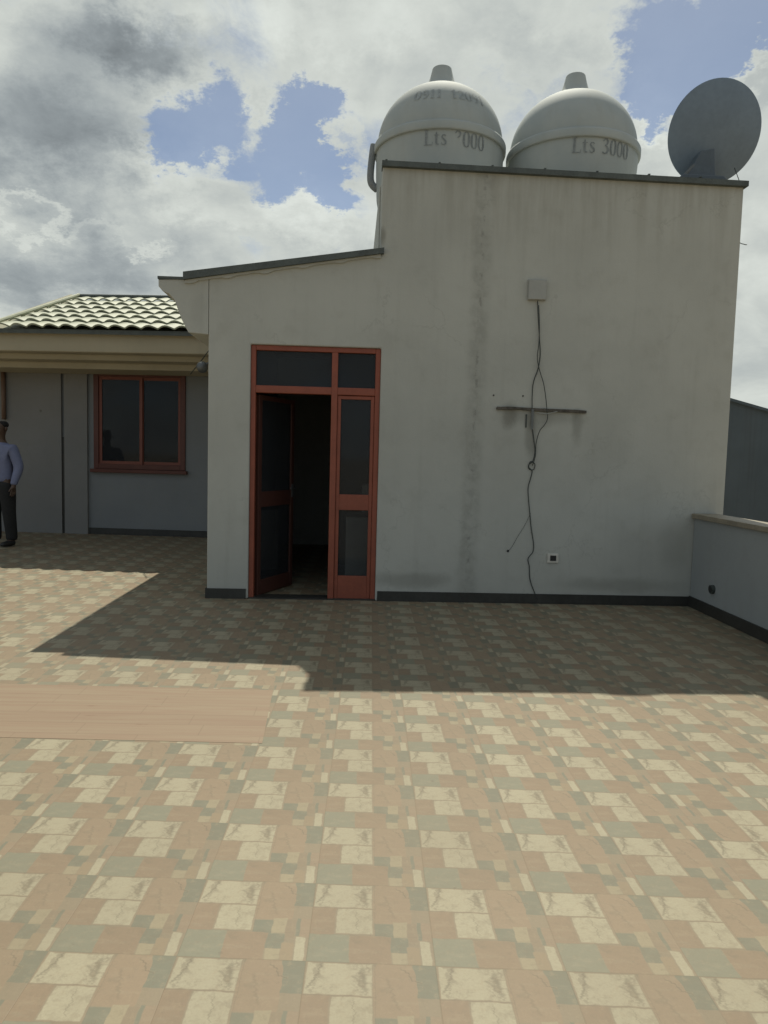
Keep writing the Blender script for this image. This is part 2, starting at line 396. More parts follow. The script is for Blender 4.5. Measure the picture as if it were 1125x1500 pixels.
# ------------------------------------------------------------------ stair house
SH = empty('stair_house', PW.o, PW.rz)
tag(SH, 'off white plastered rooftop stair house with red steel door, low wing and taller tank tower', 'building')
dl, dr = W(365, 690)[0], W(554, 690)[0]; dtop = 0.5*(W(365, 503)[1]+W(557, 511)[1])
zA = W(270, 408)[1]; sA = W(270, 408)[0]; zB = W(563, 374)[1]
sc0 = W(712, 250); sc1 = W(686, 812)
M['front'] = plaster('stained off white front plaster', seams=[(sc1[0], sc1[1], sc0[0], sc0[1], 0.085)], top=(z_tl, (z_tr-z_tl)/(s_right-s_tl)),
    spots=[(W(985, 800)[0], W(985, 800)[1], 0.2, 0.3, 0.15), (W(790, 612)[0], W(790, 612)[1], 0.5, 0.10, 0.30), (W(745, 606)[0], W(745, 612)[1], 0.10, 0.16, 0.5),
           (W(778, 640)[0], W(778, 640)[1], 0.09, 0.25, 0.4), (W(845, 625)[0], W(845, 625)[1], 0.07, 0.22, 0.35), (W(600, 840)[0], 0.22, 0.5, 0.10, 0.35), (W(900, 850)[0], 0.2, 0.8, 0.10, 0.3),
           (W(880, 640)[0], W(880, 640)[1], 0.35, 0.6, 0.12), (W(560, 345)[0], W(560, 345)[1], 0.05, 0.12, 0.5), (W(290, 455)[0], W(290, 455)[1], 0.10, 0.25, 0.10)])
bm = bmesh.new()
e0 = s_left; zx = zA + (zB-zA)*(e0-sA)/(s_tl-sA)
prism(bm, [(e0, 0), (e0, zx), (s_tl, zB), (s_tl, z_tl), (s_right, z_tr), (s_right, 0), (dr, 0), (dr, dtop), (dl, dtop), (dl, 0)], 0, 0.22)
DEP = 4.6
# side, rear walls and the dark room behind the door
wall = link('wall', bm, M['front'], SH, bevel=0.012)
M['side'] = plaster('off white side plaster')
bm = bmesh.new()
prism(bm, [(e0, 0), (e0, zx), (e0+0.2, zx), (e0+0.2, 0)], 0.222, DEP)
prism(bm, [(s_right-0.2, 0), (s_right-0.2, z_tr-0.01), (s_right, z_tr-0.01), (s_right, 0)], 0.222, DEP)
prism(bm, [(e0+0.2, 0), (e0+0.2, zx), (s_tl, zB), (s_tl, z_tl-.01), (s_right-0.2, z_tr-.01), (s_right-0.2, 0)], DEP-0.2, DEP)
prism(bm, [(s_tl, zB-0.1), (s_tl, z_tl-.01), (s_tl+0.2, z_tl-.01), (s_tl+0.2, zB-0.1)], 0.222, DEP-0.2)
link('side_wall', bm, M['side'], SH)
# slightly wider rear pier that shows past the tower's left edge
bm = bmesh.new(); zr = W(555, 272, 0.5)[1]; sr = W(555, 330, 0.5)[0]
box(bm, sr, s_tl-0.002, 0.5, DEP-0.3, zB-0.05, zr); link('rear_pier', bm, M['side'], SH)
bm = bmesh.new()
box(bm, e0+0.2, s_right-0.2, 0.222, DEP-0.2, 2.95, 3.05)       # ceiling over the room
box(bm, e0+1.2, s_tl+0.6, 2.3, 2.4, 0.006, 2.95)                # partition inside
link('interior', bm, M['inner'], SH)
bm = bmesh.new(); box(bm, s_tl+0.2, s_right-0.2, 0.222, DEP-0.2, z_tr-0.25, z_tr+0.004); link('roof_slab', bm, M['side'], SH)
ROOFZ = PW.o.z + z_tl-0.03
# dark drip flashing along the top of the tower
bm = bmesh.new(); so = W(1093, 272)[0]
prism(bm, [(s_tl-0.01, z_tl-0.015), (s_tl-0.01, z_tl+0.035), (so, z_tr+0.03), (so, z_tr-0.02)], -0.05, 0.10)
for k in range(7):
    x0 = s_tl + (so-s_tl)*k/7.0+0.02; zz = z_tl + (z_tr-z_tl)*k/7.0
    prism(bm, [(x0, zz+0.036), (x0, zz+0.044), (x0+0.02, zz+0.044), (x0+0.02, zz+0.036)], -0.052, 0.10)
link('flashing', bm, M['sheet'], SH)
# low wing roof sheet with wavy mortar under it
bm = bmesh.new()
za1 = W(270, 400)[1]; za0 = W(272, 411)[1]; zb1 = W(566, 365)[1]; zb0 = W(566, 373)[1]
prism(bm, [(sA, za0), (sA, za1), (s_tl+0.03, zb1), (s_tl+0.03, zb0)], -0.06, 0.22)
prism(bm, [(sA, za0+0.01), (sA, za1-0.005), (s_tl-0.01, zb1-0.005), (s_tl-0.01, zb0+0.01)], 0.22, DEP+0.1)
link('roof_sheet', bm, M['sheet'], SH)
bm = bmesh.new(); n = 42
up = []; dn = []
for i in range(n+1):
    t = i/n; x = sA+0.01 + (s_tl-0.01-sA)*t; zc = za0 + (zb0-za0)*t
    dn.append((x, zc-0.018-0.018*max(0, math.sin(t*5.2*2*math.pi+0.6))**2 - 0.006*random.random())); up.append((x, zc+0.0))
prism(bm, up + dn[::-1], -0.025, -0.001)
link('mortar_edge', bm, M['side'], SH)
# moulded gutter cornice on the left, runs back along the side wall
bm = bmesh.new()
pts = [(303.9, 412), (270, 409), (232, 409), (232, 419), (238, 426), (247, 430), (256, 440), (261, 455), (267, 470), (276, 487), (303.9, 490)]
pp = [W(*p) for p in pts]; pp[0] = (e0-0.002, zx-0.02); pp[-1] = (e0-0.002, pp[-1][1])
prism(bm, pp, 0.0, 4.15)
link('cornice', bm, M['front'], SH, bevel=0.006)
bm = bmesh.new(); box(bm, W(231, 409)[0], sA, -0.01, 4.15, W(250, 409)[1], W(250, 409)[1]+0.025); link('gutter_lip', bm, M['sheet'], SH)
# skirting
bm = bmesh.new()
sk = W(335, 866)[1]
box(bm, e0-0.012, dl-0.02, -0.014, 0.0-0.001, 0.001, 0.10); box(bm, e0-0.014, e0-0.001, -0.013, DEP+0.4, 0.001, 0.10)
box(bm, dr+0.02, W(1018, 880)[0], -0.014, -0.001, 0.001, 0.10)
link('skirting', bm, M['skirt'], SH)
# door frame
fwid = 0.05
xm0, xm1 = W(483, 690)[0], W(492, 690)[0]
zt0, zt1 = W(460, 577)[1], W(460, 566)[1]
bm = bmesh.new()
box(bm, dl, dl+fwid, 0.03, 0.11, 0.0, dtop); box(bm, dr-fwid, dr, 0.03, 0.11, 0.0, dtop)
box(bm, dl+fwid, dr-fwid, 0.03, 0.11, dtop-fwid, dtop); box(bm, dl+fwid, dr-fwid, 0.032, 0.108, zt0, zt1)
box(bm, xm0, xm1, 0.026, 0.114, 0.0, dtop-fwid+0.001)
DF = link('door_frame', bm, M['frame'], SH, bevel=0.006)
bm = bmesh.new()
for (a0, a1) in ((dl+fwid, xm0), (xm1, dr-fwid)): box(bm, a0+0.001, a1-0.001, 0.066, 0.072, zt1, dtop-fwid)
link('transom_glass', bm, M['glass'], DF)
# fixed right leaf
zr0, zr1 = W(520, 748)[1], W(520, 725)[1]; zb_ = 0.24
bm = bmesh.new(); a0, a1 = xm1+0.002, dr-fwid-0.002
box(bm, a0, a0+0.035, 0.045, 0.085, 0.004, zt0-0.004); box(bm, a1-0.035, a1, 0.045, 0.085, 0.004, zt0-0.004)
box(bm, a0+0.035, a1-0.035, 0.047, 0.083, zr0, zr1); box(bm, a0+0.035, a1-0.035, 0.047, 0.083, 0.004, zb_); box(bm, a0+0.035, a1-0.035, 0.047, 0.083, zt0-0.04, zt0-0.005)
FL = link('fixed_leaf', bm, M['frame'], SH, bevel=0.004)
bm = bmesh.new(); box(bm, a0+0.036, a1-0.036, 0.062, 0.068, zb_, zr0); box(bm, a0+0.036, a1-0.036, 0.062, 0.068, zr1, zt0-0.04)
link('glass_pane', bm, M['glass'], FL)
# open left leaf, swung into the room
LW = xm0-(dl+fwid)-0.01
bm = bmesh.new()
box(bm, 0, 0.06, -0.02, 0.02, 0.01, zt0-0.01); box(bm, LW-0.06, LW, -0.02, 0.02, 0.01, zt0-0.01)
box(bm, 0.06, LW-0.06, -0.018, 0.018, zr0, zr1); box(bm, 0.06, LW-0.06, -0.018, 0.018, 0.01, 0.16); box(bm, 0.06, LW-0.06, -0.018, 0.018, zt0-0.06, zt0-0.012)
M['leaf'] = plain('red oxide painted steel darkened as room shade', (0.07, 0.024, 0.016), 0.6)  # same door paint, darkened: shade inside the room is put into the colour
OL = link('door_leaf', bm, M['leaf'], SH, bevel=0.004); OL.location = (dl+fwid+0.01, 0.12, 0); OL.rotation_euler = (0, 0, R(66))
bm = bmesh.new(); box(bm, 0.061, LW-0.061, -0.003, 0.003, 0.16, zr0); box(bm, 0.061, LW-0.061, -0.003, 0.003, zr1, zt0-0.06)
link('glass_pane', bm, M['glass'], OL)
bm = bmesh.new(); tube(bm, [(LW-0.03, -0.02, zr1+0.02), (LW-0.03, -0.06, zr1+0.02), (LW-0.14, -0.06, zr1+0.02)], 0.009); box(bm, LW-0.05, LW-0.01, -0.026, -0.0205, zr1-0.08, zr1+0.06)
link('handle', bm, M['metal'], OL)
bm = bmesh.new(); box(bm, dl+0.001, dr-0.001, 0.0, 0.2, 0.0005, 0.012); link('threshold', bm, M['skirt'], SH)
# pale cabinet just inside, behind the fixed glass
p = PW.world(W(530, 760, 0.65)[0], 0.65, 0)
CB = empty('cabinet', (p.x, p.y, 0.001), PW.rz); tag(CB, 'pale grey cabinet standing inside behind the fixed glass door panel', 'cabinet')
mcb = plain('pale grey cabinet paint', (0.60, 0.58, 0.50), 0.5)
bm = bmesh.new(); box(bm, -0.17, 0.30, 0, 0.4, 0.08, 0.78); link('body', bm, mcb, CB, bevel=0.01)
bm = bmesh.new(); box(bm, -0.13, 0.28, 0.03, 0.38, 0.0, 0.08); link('plinth', bm, M['black'], CB)
bm = bmesh.new(); box(bm, -0.17, 0.30, -0.02, 0.4, 0.785, 0.83); link('shelf', bm, M['black'], CB, bevel=0.005)
bm = bmesh.new(); box(bm, 0.0, 0.30, 0.02, 0.38, 0.832, 1.13); link('upper_box', bm, mcb, CB, bevel=0.01)

# ------------------------------------------------------------------ things fixed on the front wall
def onwall(px, py, off=-0.012):
    s, z = W(px, py); return PW.world(s, off, z)
bm = bmesh.new(); s0, z0 = W(772, 440); s1, z1 = W(800, 411)
box(bm, 0, s1-s0, -0.035, -0.001, 0, z1-z0-0.001); 
JB = link('junction_box', bm, M['white_plastic'], bevel=0.006); JB.location = PW.world(s0, 0, z0); JB.rotation_euler = (0, 0, PW.rz)
tag(JB, 'square white junction box high on the stair house wall with cables hanging below', 'junction box')
bm = bmesh.new(); box(bm, 0.004, s1-s0-0.004, -0.045, -0.036, 0.004, z1-z0-0.006); link('lid', bm, M['white_plastic'], JB, bevel=0.004)
def cable(name, pix, r, label, off=-0.012, cat='cable', n=6, mat=None):
    bm = bmesh.new(); pts = [onwall(x, y, off - (0.004*math.sin(i*1.3))) for i, (x, y) in enumerate(pix)]
    tube(bm, smooth_pts(pts, n), r, 6); return tag(link(name, bm, mat or M['cable'], smooth=True), label, cat)
c1 = cable('cable', [(787,441),(788,470),(790,500),(791,520),(788,540),(781,560),(779,580),(779,600),(779,620),(781,640),(783,660),(780,675),(774,681),(775,687),(781,688),(783,680),(777,676),(774,684),(779,690),(777,700),(773,715),(774,735),(776,755),(778,775),(781,795),(780,808),(773,818),(775,830),(776,848),(781,864),(786,876)], 0.0048,
      'long dark cable dropping from the junction box past a knot to the floor')
cable('cable', [(788,448),(789,480),(788,505),(786,525),(790,545),(795,562),(798,582),(800,602),(801,613),(797,622),(789,632),(784,650),(783,668),(779,682)], 0.0042,
      'second dark cable looping right behind the horizontal strip to the knot', off=-0.03)
cable('wire', [(777,752),(768,770),(758,786),(749,802),(744,807)], 0.0017, 'thin grey wire running down left from the long cable', off=-0.006)
bm = bmesh.new(); s0, z0 = W(727, 597); s1, z1 = W(858, 603)
prism(bm, [(s0, z0-0.022), (s0, z0+0.006), (s0+0.12, z0+0.012), (s0+0.45, z0+0.002), (s1-0.1, z1+0.014), (s1, z1+0.008), (s1, z1-0.018), (s1-0.15, z1-0.016), (s0+0.5, z0-0.028), (s0+0.2, z0-0.016)], -0.03, -0.001)
ST = link('rail', bm, plain('rusty dark strip', (0.10, 0.088, 0.072), 0.8, var=0.5, scale=14, bump=0.5), bevel=0.003); ST.location = PW.o; ST.rotation_euler = (0, 0, PW.rz)
tag(ST, 'rusty dark horizontal metal strip fixed across the stair house wall', 'metal strip')
bm = bmesh.new(); a_ = W(779, 604); box(bm, a_[0]-0.012, a_[0]+0.012, -0.034, -0.031, a_[1]-0.17, a_[1]+0.03); link('strap', bm, M['metal'], ST)
bm = bmesh.new(); a_ = W(771, 604); box(bm, a_[0]-0.006, a_[0]+0.006, -0.012, -0.001, a_[1]-0.15, a_[1]-0.02); link('bolt', bm, M['cable'], ST)
bm = bmesh.new(); a_ = W(800, 606); b_ = W(815, 603)
tube(bm, [(a_[0]-0.1, -0.033, a_[1]+0.005), (a_[0], -0.036, a_[1]-0.004), (b_[0], -0.033, b_[1])], 0.004); link('tie_wire', bm, M['white_plastic'], ST)
bm = bmesh.new(); s0, z0 = W(801, 824); s1, z1 = W(818, 811)
box(bm, 0, s1-s0, -0.018, -0.001, 0, z1-z0); SO = link('socket', bm, plain('socket plate', (0.62, 0.60, 0.54), 0.4), bevel=0.004); SO.location = PW.world(s0, 0, z0); SO.rotation_euler = (0, 0, PW.rz)
tag(SO, 'white wall socket with dark centre low on the stair house wall', 'wall socket')
bm = bmesh.new(); w_ = s1-s0; h_ = z1-z0; box(bm, w_*0.24, w_*0.76, -0.0215, -0.0185, h_*0.22, h_*0.80); link('socket_insert', bm, M['black'], SO)
for (x, y, lb) in ((744, 807, 'small dark plug hole at the lower end of the thin wire'), (723, 579, 'small dark plug hole above the left end of the metal strip'), (766, 580, 'small dark plug hole above the middle of the metal strip')):
    bm = bmesh.new(); s, z = W(x, y); r = 0.013 if y > 700 else 0.008
    for k in range(1): prism(bm, [(r*math.cos(a*math.pi/6)*(1+0.15*math.sin(a*2)), r*math.sin(a*math.pi/6)) for a in range(12)], -0.004, -0.001)
    o = link('wall_plug', bm, M['black']); o.location = PW.world(s, 0, z); o.rotation_euler = (0, 0, PW.rz); tag(o, lb, 'wall plug')
# bent wire poking out from the tower's right edge
bm = bmesh.new(); e = PW.world(s_right-0.01, 0.05, W(1088, 330)[1]); tube(bm, smooth_pts([e, e+Vector((0.02, 0, -0.14)), e+Vector((0.07, -0.01, -0.17)), e+Vector((0.10, 0, -0.17))], 4), 0.004)
tag(link('wire', bm, M['cable']), 'short bent wire poking out of the tower right edge', 'wire')

# ------------------------------------------------------------------ parapet on the right
ztop = floor_at(1020, 888); zpar = W(1021, 752)[1]
pc = par[0]
PA = empty('parapet_wall', (x_par, pc.y, 0)); tag(PA, 'low white parapet wall with brown stone coping on the right of the terrace', 'parapet')
M['par'] = plaster('parapet plaster', col=(0.335, 0.355, 0.355), amount=0.7)
yn = -5.0
bm = bmesh.new(); box(bm, 0, 0.2, yn-pc.y, -0.016, 0.001, zpar-0.05); link('wall', bm, M['par'], PA)
bm = bmesh.new()
k = 0; y = -0.017
while y > yn-pc.y:
    y2 = max(y-1.2, yn-pc.y); box(bm, -0.035, 0.235, y2+0.002, y, zpar-0.048, zpar); y = y2
link('coping', bm, M['stone'], PA, bevel=0.006)
bm = bmesh.new(); box(bm, -0.014, -0.001, yn-pc.y, -0.017, 0.002, 0.11); link('skirting', bm, M['skirt'], PA)
d = ray(1045, 863); kk = x_par/d.x; pd = EYE + d*kk
bm = bmesh.new(); tube(bm, [(0.03, 0, 0), (-0.03, 0, -0.004)], 0.042, 20); o = link('drain_spout', bm, M['cable'], PA, smooth=False); o.location = (pd.x-x_par, pd.y-pc.y, pd.z)
bm = bmesh.new(); tube(bm, [(-0.0305, 0, 0), (-0.033, 0, 0)], 0.03, 16); link('drain_hole', bm, M['black'], o)

# ------------------------------------------------------------------ neighbour building on the right
a0 = at_y(1066, 586, 13.0); a1 = at_y(1125, 603, 12.6)
NB = empty('neighbour_building', (a0.x, 13.0, -7.0)); tag(NB, 'dark blue grey sheet clad building rising behind the parapet on the right', 'building')
dirv = Vector((a1.x-a0.x, a1.y-a0.y, 0)); L = dirv.length; dirv.normalize()
slope = (a1.z-a0.z)/L
NB.rotation_euler = (0, 0, math.atan2(dirv.y, dirv.x))
mt, g, b = newmat('dark blue grey sheet'); co = g.node('ShaderNodeTexCoord').outputs['Object']; x, y, z = g.xyz(co)
nn = g.noise(co, 1.2, 5); st = g.noise(g.vec(g.m('MULTIPLY', x, 14.0), 0.0, g.m('MULTIPLY', z, 0.4)), 1.0, 3)
c = g.mix(g.sm(nn, 0.3, 0.7), (0.095, 0.12, 0.135), (0.12, 0.148, 0.168)); c = g.mix(g.m('MULTIPLY', g.sm(st, 0.5, 0.7), 0.3), c, (0.08, 0.085, 0.08))
g.put(b.inputs['Base Color'], c); g.put(b.inputs['Roughness'], 0.5)
bm = bmesh.new(); zt = a0.z+7.0
prism(bm, [(-2.5, 0), (-2.5, zt-slope*2.5), (5.5, zt+slope*5.5), (5.5, 0)], 0, 5.0); link('wall', bm, mt, NB)
bm = bmesh.new(); prism(bm, [(-2.6, zt-slope*2.6), (-2.6, zt-slope*2.6+0.05), (5.6, zt+slope*5.6+0.05), (5.6, zt+slope*5.6)], -0.08, 5.1); link('roof', bm, mt, NB)

# ------------------------------------------------------------------ side house on the left
HH = empty('side_house', PH.o, PH.rz); tag(HH, 'grey plastered house with scalloped pale green roof tiles and red framed window on the left', 'building')
HW = PH.w
M['house'] = plaster('cool grey plaster', col=(0.235, 0.25, 0.26), amount=0.6, spots=[(HW(65, 602)[0], HW(65, 602)[1], 0.04, 0.03, 0.6)])
wx0, wx1 = 0.5*(HW(138, 545)[0]+HW(138, 688)[0]), HW(272, 620)[0]; wz0, wz1 = HW(205, 688)[1], HW(205, 545)[1]
ztopw = 3.1
xl, xrr = -7.0, HW(306, 700)[0]+1.6
bm = bmesh.new()
box(bm, xl, wx0, 0, 0.2, 0, ztopw); box(bm, wx1, xrr, 0, 0.2, 0, ztopw)
box(bm, wx0, wx1, 0, 0.2, 0, wz0); box(bm, wx0, wx1, 0, 0.2, wz1, ztopw)
link('wall', bm, M['house'], HH)
# slightly proud wall section left of the joint
xj0 = HW(95, 700)[0]; xj1 = HW(130, 700)[0]; M['house2'] = plaster('warm grey plaster', col=(0.235, 0.235, 0.23), amount=0.8, spots=[(HW(62, 602)[0], HW(62, 602)[1], 0.03, 0.03, 0.7)])
bm = bmesh.new(); box(bm, xl, xj0-0.03, -0.05, -0.001, 0.001, ztopw); link('wall_panel', bm, M['house2'], HH)
bm = bmesh.new(); box(bm, xj0+0.02, xj1, -0.05, -0.001, 0.001, ztopw); link('wall_panel', bm, M['house2'], HH)
bm = bmesh.new(); box(bm, xj0-0.03, xj0+0.02, -0.025, -0.001, 0.001, HW(95, 640)[1]); link('joint_strip', bm, M['skirt'], HH)
bm = bmesh.new(); xd = HW(10, 600)[0]; tube(bm, [(xd, -0.09, 1.9), (xd, -0.09, ztopw-0.4)], 0.035, 12)
link('downpipe', bm, plain('rusty brown pipe', (0.16, 0.10, 0.07), 0.6), HH, smooth=True)
bm = bmesh.new(); box(bm, xj1+0.01, xrr, -0.014, -0.001, 0.001, 0.11); link('skirting', bm, M['skirt'], HH)
# window
fwd = 0.085
bm = bmesh.new(); y0, y1 = -0.03, 0.10
box(bm, wx0, wx0+fwd, y0, y1, wz0, wz1); box(bm, wx1-fwd, wx1, y0, y1, wz0, wz1); box(bm, wx0+fwd, wx1-fwd, y0, y1, wz1-fwd, wz1); box(bm, wx0+fwd, wx1-fwd, y0, y1, wz0, wz0+fwd)
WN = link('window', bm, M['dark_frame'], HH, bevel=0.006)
xmid = HW(207, 620)[0]
bm = bmesh.new(); i0, i1 = wx0+fwd, wx1-fwd; j0, j1 = wz0+fwd, wz1-fwd
t = 0.05
for (p0, p1) in ((i0, xmid+0.02), (xmid-0.02, i1)):
    yo = 0.0 if p0 == i0 else 0.03
    box(bm, p0, p0+t, y0+0.025+yo, y0+0.053+yo, j0, j1); box(bm, p1-t, p1, y0+0.025+yo, y0+0.053+yo, j0, j1)
    box(bm, p0+t, p1-t, y0+0.025+yo, y0+0.053+yo, j1-t, j1); box(bm, p0+t, p1-t, y0+0.025+yo, y0+0.053+yo, j0, j0+t)
link('sash', bm, plain('faded oxide painted steel', (0.19, 0.055, 0.034), 0.5), WN)
bm = bmesh.new(); box(bm, i0+t, xmid+0.02-t, 0.008, 0.012, j0+t, j1-t); box(bm, xmid-0.02+t, i1-t, 0.038, 0.042, j0+t, j1-t); link('pane', bm, M['glass'], WN)
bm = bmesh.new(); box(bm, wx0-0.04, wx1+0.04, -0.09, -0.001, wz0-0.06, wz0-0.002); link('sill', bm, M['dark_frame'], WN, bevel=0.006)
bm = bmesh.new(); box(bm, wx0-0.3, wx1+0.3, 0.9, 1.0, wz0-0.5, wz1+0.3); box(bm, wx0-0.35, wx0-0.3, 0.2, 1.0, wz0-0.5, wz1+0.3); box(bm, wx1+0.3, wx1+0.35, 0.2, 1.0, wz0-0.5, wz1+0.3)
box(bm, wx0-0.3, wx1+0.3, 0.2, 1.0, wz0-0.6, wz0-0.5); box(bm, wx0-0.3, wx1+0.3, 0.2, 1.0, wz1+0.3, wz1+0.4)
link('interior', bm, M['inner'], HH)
# moulded eave: fascia and stepped soffit, profile in (y,z), heights from the picture at x=150
EB = -1.35                                 # eave overhang
zf1 = HW(150, 486, EB)[1]; zf0 = HW(150, 516, EB)[1]
zs1 = HW(150, 528, EB+0.25)[1]; zs2 = HW(150, 541, EB+0.55)[1]
M['fascia'] = plaster('warm cream fascia plaster', col=(0.43, 0.385, 0.28), amount=1.0)
xe = PH.local(at_y(275, 490, 11.2)).x + 1.0
prof = [(EB, zf1), (EB, zf0), (EB+0.05, zf0-0.012), (EB+0.2, zf0-0.012), (EB+0.25, zs1), (EB+0.5, zs1-0.01), (EB+0.55, zs2), (-0.051, zs2), (-0.051, zf1)]
bm = bmesh.new(); prism_x(bm, prof, xl, xe); link('eave_moulding', bm, M['fascia'], HH, bevel=0.012)
bm = bmesh.new(); prism_x(bm, [(EB-0.10, zf1-0.055), (EB-0.10, zf1+0.01), (EB-0.001, zf1+0.01), (EB-0.001, zf1-0.03)], xl, xe); link('gutter', bm, M['sheet'], HH)
# scalloped tile sheet, real steps and waves
RB = 1.25                                  # ridge line, metres behind the wall
zr_ = HW(190, 437, RB)[1]; hipx = HW(116, 434, RB)[0]; hipx0 = HW(-8, 474, EB-0.08)[0]
ye, ze = EB-0.13, zf1+0.03
NR = 7; TW = 0.245; SEG = 12
mt, g, b = newmat('pale green glazed roof tile'); M['roof'] = mt
co = g.node('ShaderNodeTexCoord').outputs['Object']
nn = g.noise(co, 2.5, 6, 0.65); fn = g.noise(co, 30, 4)
c = g.mix(g.sm(nn, 0.35, 0.65), (0.27, 0.29, 0.21), (0.33, 0.35, 0.25)); c = g.mix(g.m('MULTIPLY', g.sm(fn, 0.55, 0.75), 0.4), c, (0.22, 0.215, 0.13))
g.put(b.inputs['Base Color'], c); g.put(b.inputs['Roughness'], 0.6)
bm = bmesh.new()
xs = [min(hipx0, hipx) + i*TW/SEG for i in range(int((xe-min(hipx0, hipx))/(TW/SEG))+1)]
M_dark = plain('shaded tile lap', (0.09, 0.09, 0.06), 0.8)
for r_ in range(NR):
    t0, t1 = r_/NR, (r_+1)/NR
    ya, yb = ye+(RB-ye)*t0, ye+(RB-ye)*t1; za, zb = ze+(zr_-ze)*t0, ze+(zr_-ze)*t1
    prev = None
    for x in xs:
        ph = (x/TW) % 1.0
        wv = 0.036*math.sin(math.pi*ph)
        sc = 0.06*math.sin(math.pi*ph)
        if x < hipx0+(hipx-hipx0)*t0: prev = None; continue      # sloping verge
        yt, zt_ = yb, zb
        ring = [bm.verts.new((x, ya-sc-0.0, za-0.012+wv)), bm.verts.new((x, ya-sc-0.006, za+0.010+wv)), bm.verts.new((x, (ya+yt)/2, (za+zt_)/2+0.004+wv)), bm.verts.new((x, yt+0.01, zt_-0.006+wv))]
        if prev:
            for k in range(3): bm.faces.new((prev[k], ring[k], ring[k+1], prev[k+1]))
        prev = ring
RF = link('roof', bm, M['roof'], HH)
bm = bmesh.new()
hp = [Vector((hipx0, ye, ze+0.05)), Vector((hipx, RB, zr_+0.05))]; tube(bm, [hp[0], hp[1]], 0.03, 8); link('hip_cap', bm, M['roof'], RF)
bm = bmesh.new(); tube(bm, [Vector((hipx-0.05, RB, zr_+0.03)), Vector((xe, RB, zr_+0.03))], 0.035, 8); link('ridge_cap', bm, M['sheet'], RF)
# slope under the tiles closing the roof, back slope and hip end
bm = bmesh.new(); v = [bm.verts.new(p) for p in ((hipx0, ye+.05, ze-0.06), (xe, ye+.05, ze-0.06), (xe, RB, zr_-0.07), (hipx, RB, zr_-0.07), (xe, RB+2.6, ze-.06), (hipx0, RB+2.6, ze-.06))]
bm.faces.new((v[0], v[1], v[2], v[3])); bm.faces.new((v[3], v[2], v[4], v[5])); bm.faces.new((v[0], v[3], v[5])); bm.faces.new((v[0], v[5], v[4], v[1]))
link('roof_deck', bm, M['roof'], HH)
# farther pale roof slope peeking over the hip
bm = bmesh.new(); p = [PH.local(at_y(x, y, yy)) for x, y, yy in ((-150, 517, 13.6), (104, 431, 16.2), (122, 436, 15.6), (-130, 535, 12.9))]
va = [bm.verts.new(q) for q in p]; vb = [bm.verts.new(q-Vector((0, 0, 0.05))) for q in p]
bm.faces.new(va); bm.faces.new(vb[::-1])
for i in range(4): bm.faces.new((va[i], vb[i], vb[(i+1) % 4], va[(i+1) % 4]))
o = link('rear_roof', bm, plain('pale cream roof sheet', (0.40, 0.38, 0.27), 0.7), HH)
# floodlight and stay wire in the corner
lp = at_y(296, 537, 10.2)
FLt = empty('floodlight', lp); tag(FLt, 'small dark floodlight on the corner under the cornice beside the window', 'lamp')
bm = bmesh.new(); lathe(bm, [(0, -0.09), (0.05, -0.085), (0.075, -0.05), (0.08, 0.0), (0.05, 0.05), (0, 0.055)], 20); o = link('lamp_head', bm, M['metal'], FLt, smooth=True); o.rotation_euler = (R(70), R(10), 0)
bm = bmesh.new(); tube(bm, [(0, 0, 0.0), (0.08, 0.0, 0.05), (0.20, 0.0, 0.05)], 0.014); link('bracket', bm, M['metal'], FLt)
bm = bmesh.new(); tube(bm, [at_y(279, 548, 10.9), at_y(292, 532, 10.4), at_y(307, 512, 9.9)], 0.007); tag(link('wire', bm, M['cable']), 'thin dark wire running diagonally from the eave to the stair house corner', 'wire')

# ------------------------------------------------------------------ water tanks
mt, g, b = newmat('aged white tank plastic'); M['tank'] = mt
co = g.node('ShaderNodeTexCoord').outputs['Object']; x, y, z = g.xyz(co)
n1 = g.noise(co, 1.7, 6, 0.6); st = g.noise(g.vec(g.m('MULTIPLY', x, 6.0), g.m('MULTIPLY', y, 6.0), g.m('MULTIPLY', z, 0.8)), 1.0, 5)
c = g.mix(g.sm(n1, 0.3, 0.7), (0.37, 0.41, 0.41), (0.44, 0.47, 0.455)); c = g.mix(g.m('MULTIPLY', g.sm(st, 0.5, 0.75), 0.25), c, (0.33, 0.325, 0.28))
g.put(b.inputs['Base Color'], c); g.put(b.inputs['Roughness'], 0.75)
g.put(b.inputs['Subsurface Weight'], 0.0)
M['paint'] = plain('faded grey stencil paint', (0.24, 0.265, 0.27), 0.7, var=0.3, scale=25)
M['faint'] = plain('very faded stencil paint', (0.335, 0.365, 0.37), 0.7, var=0.15, scale=25)
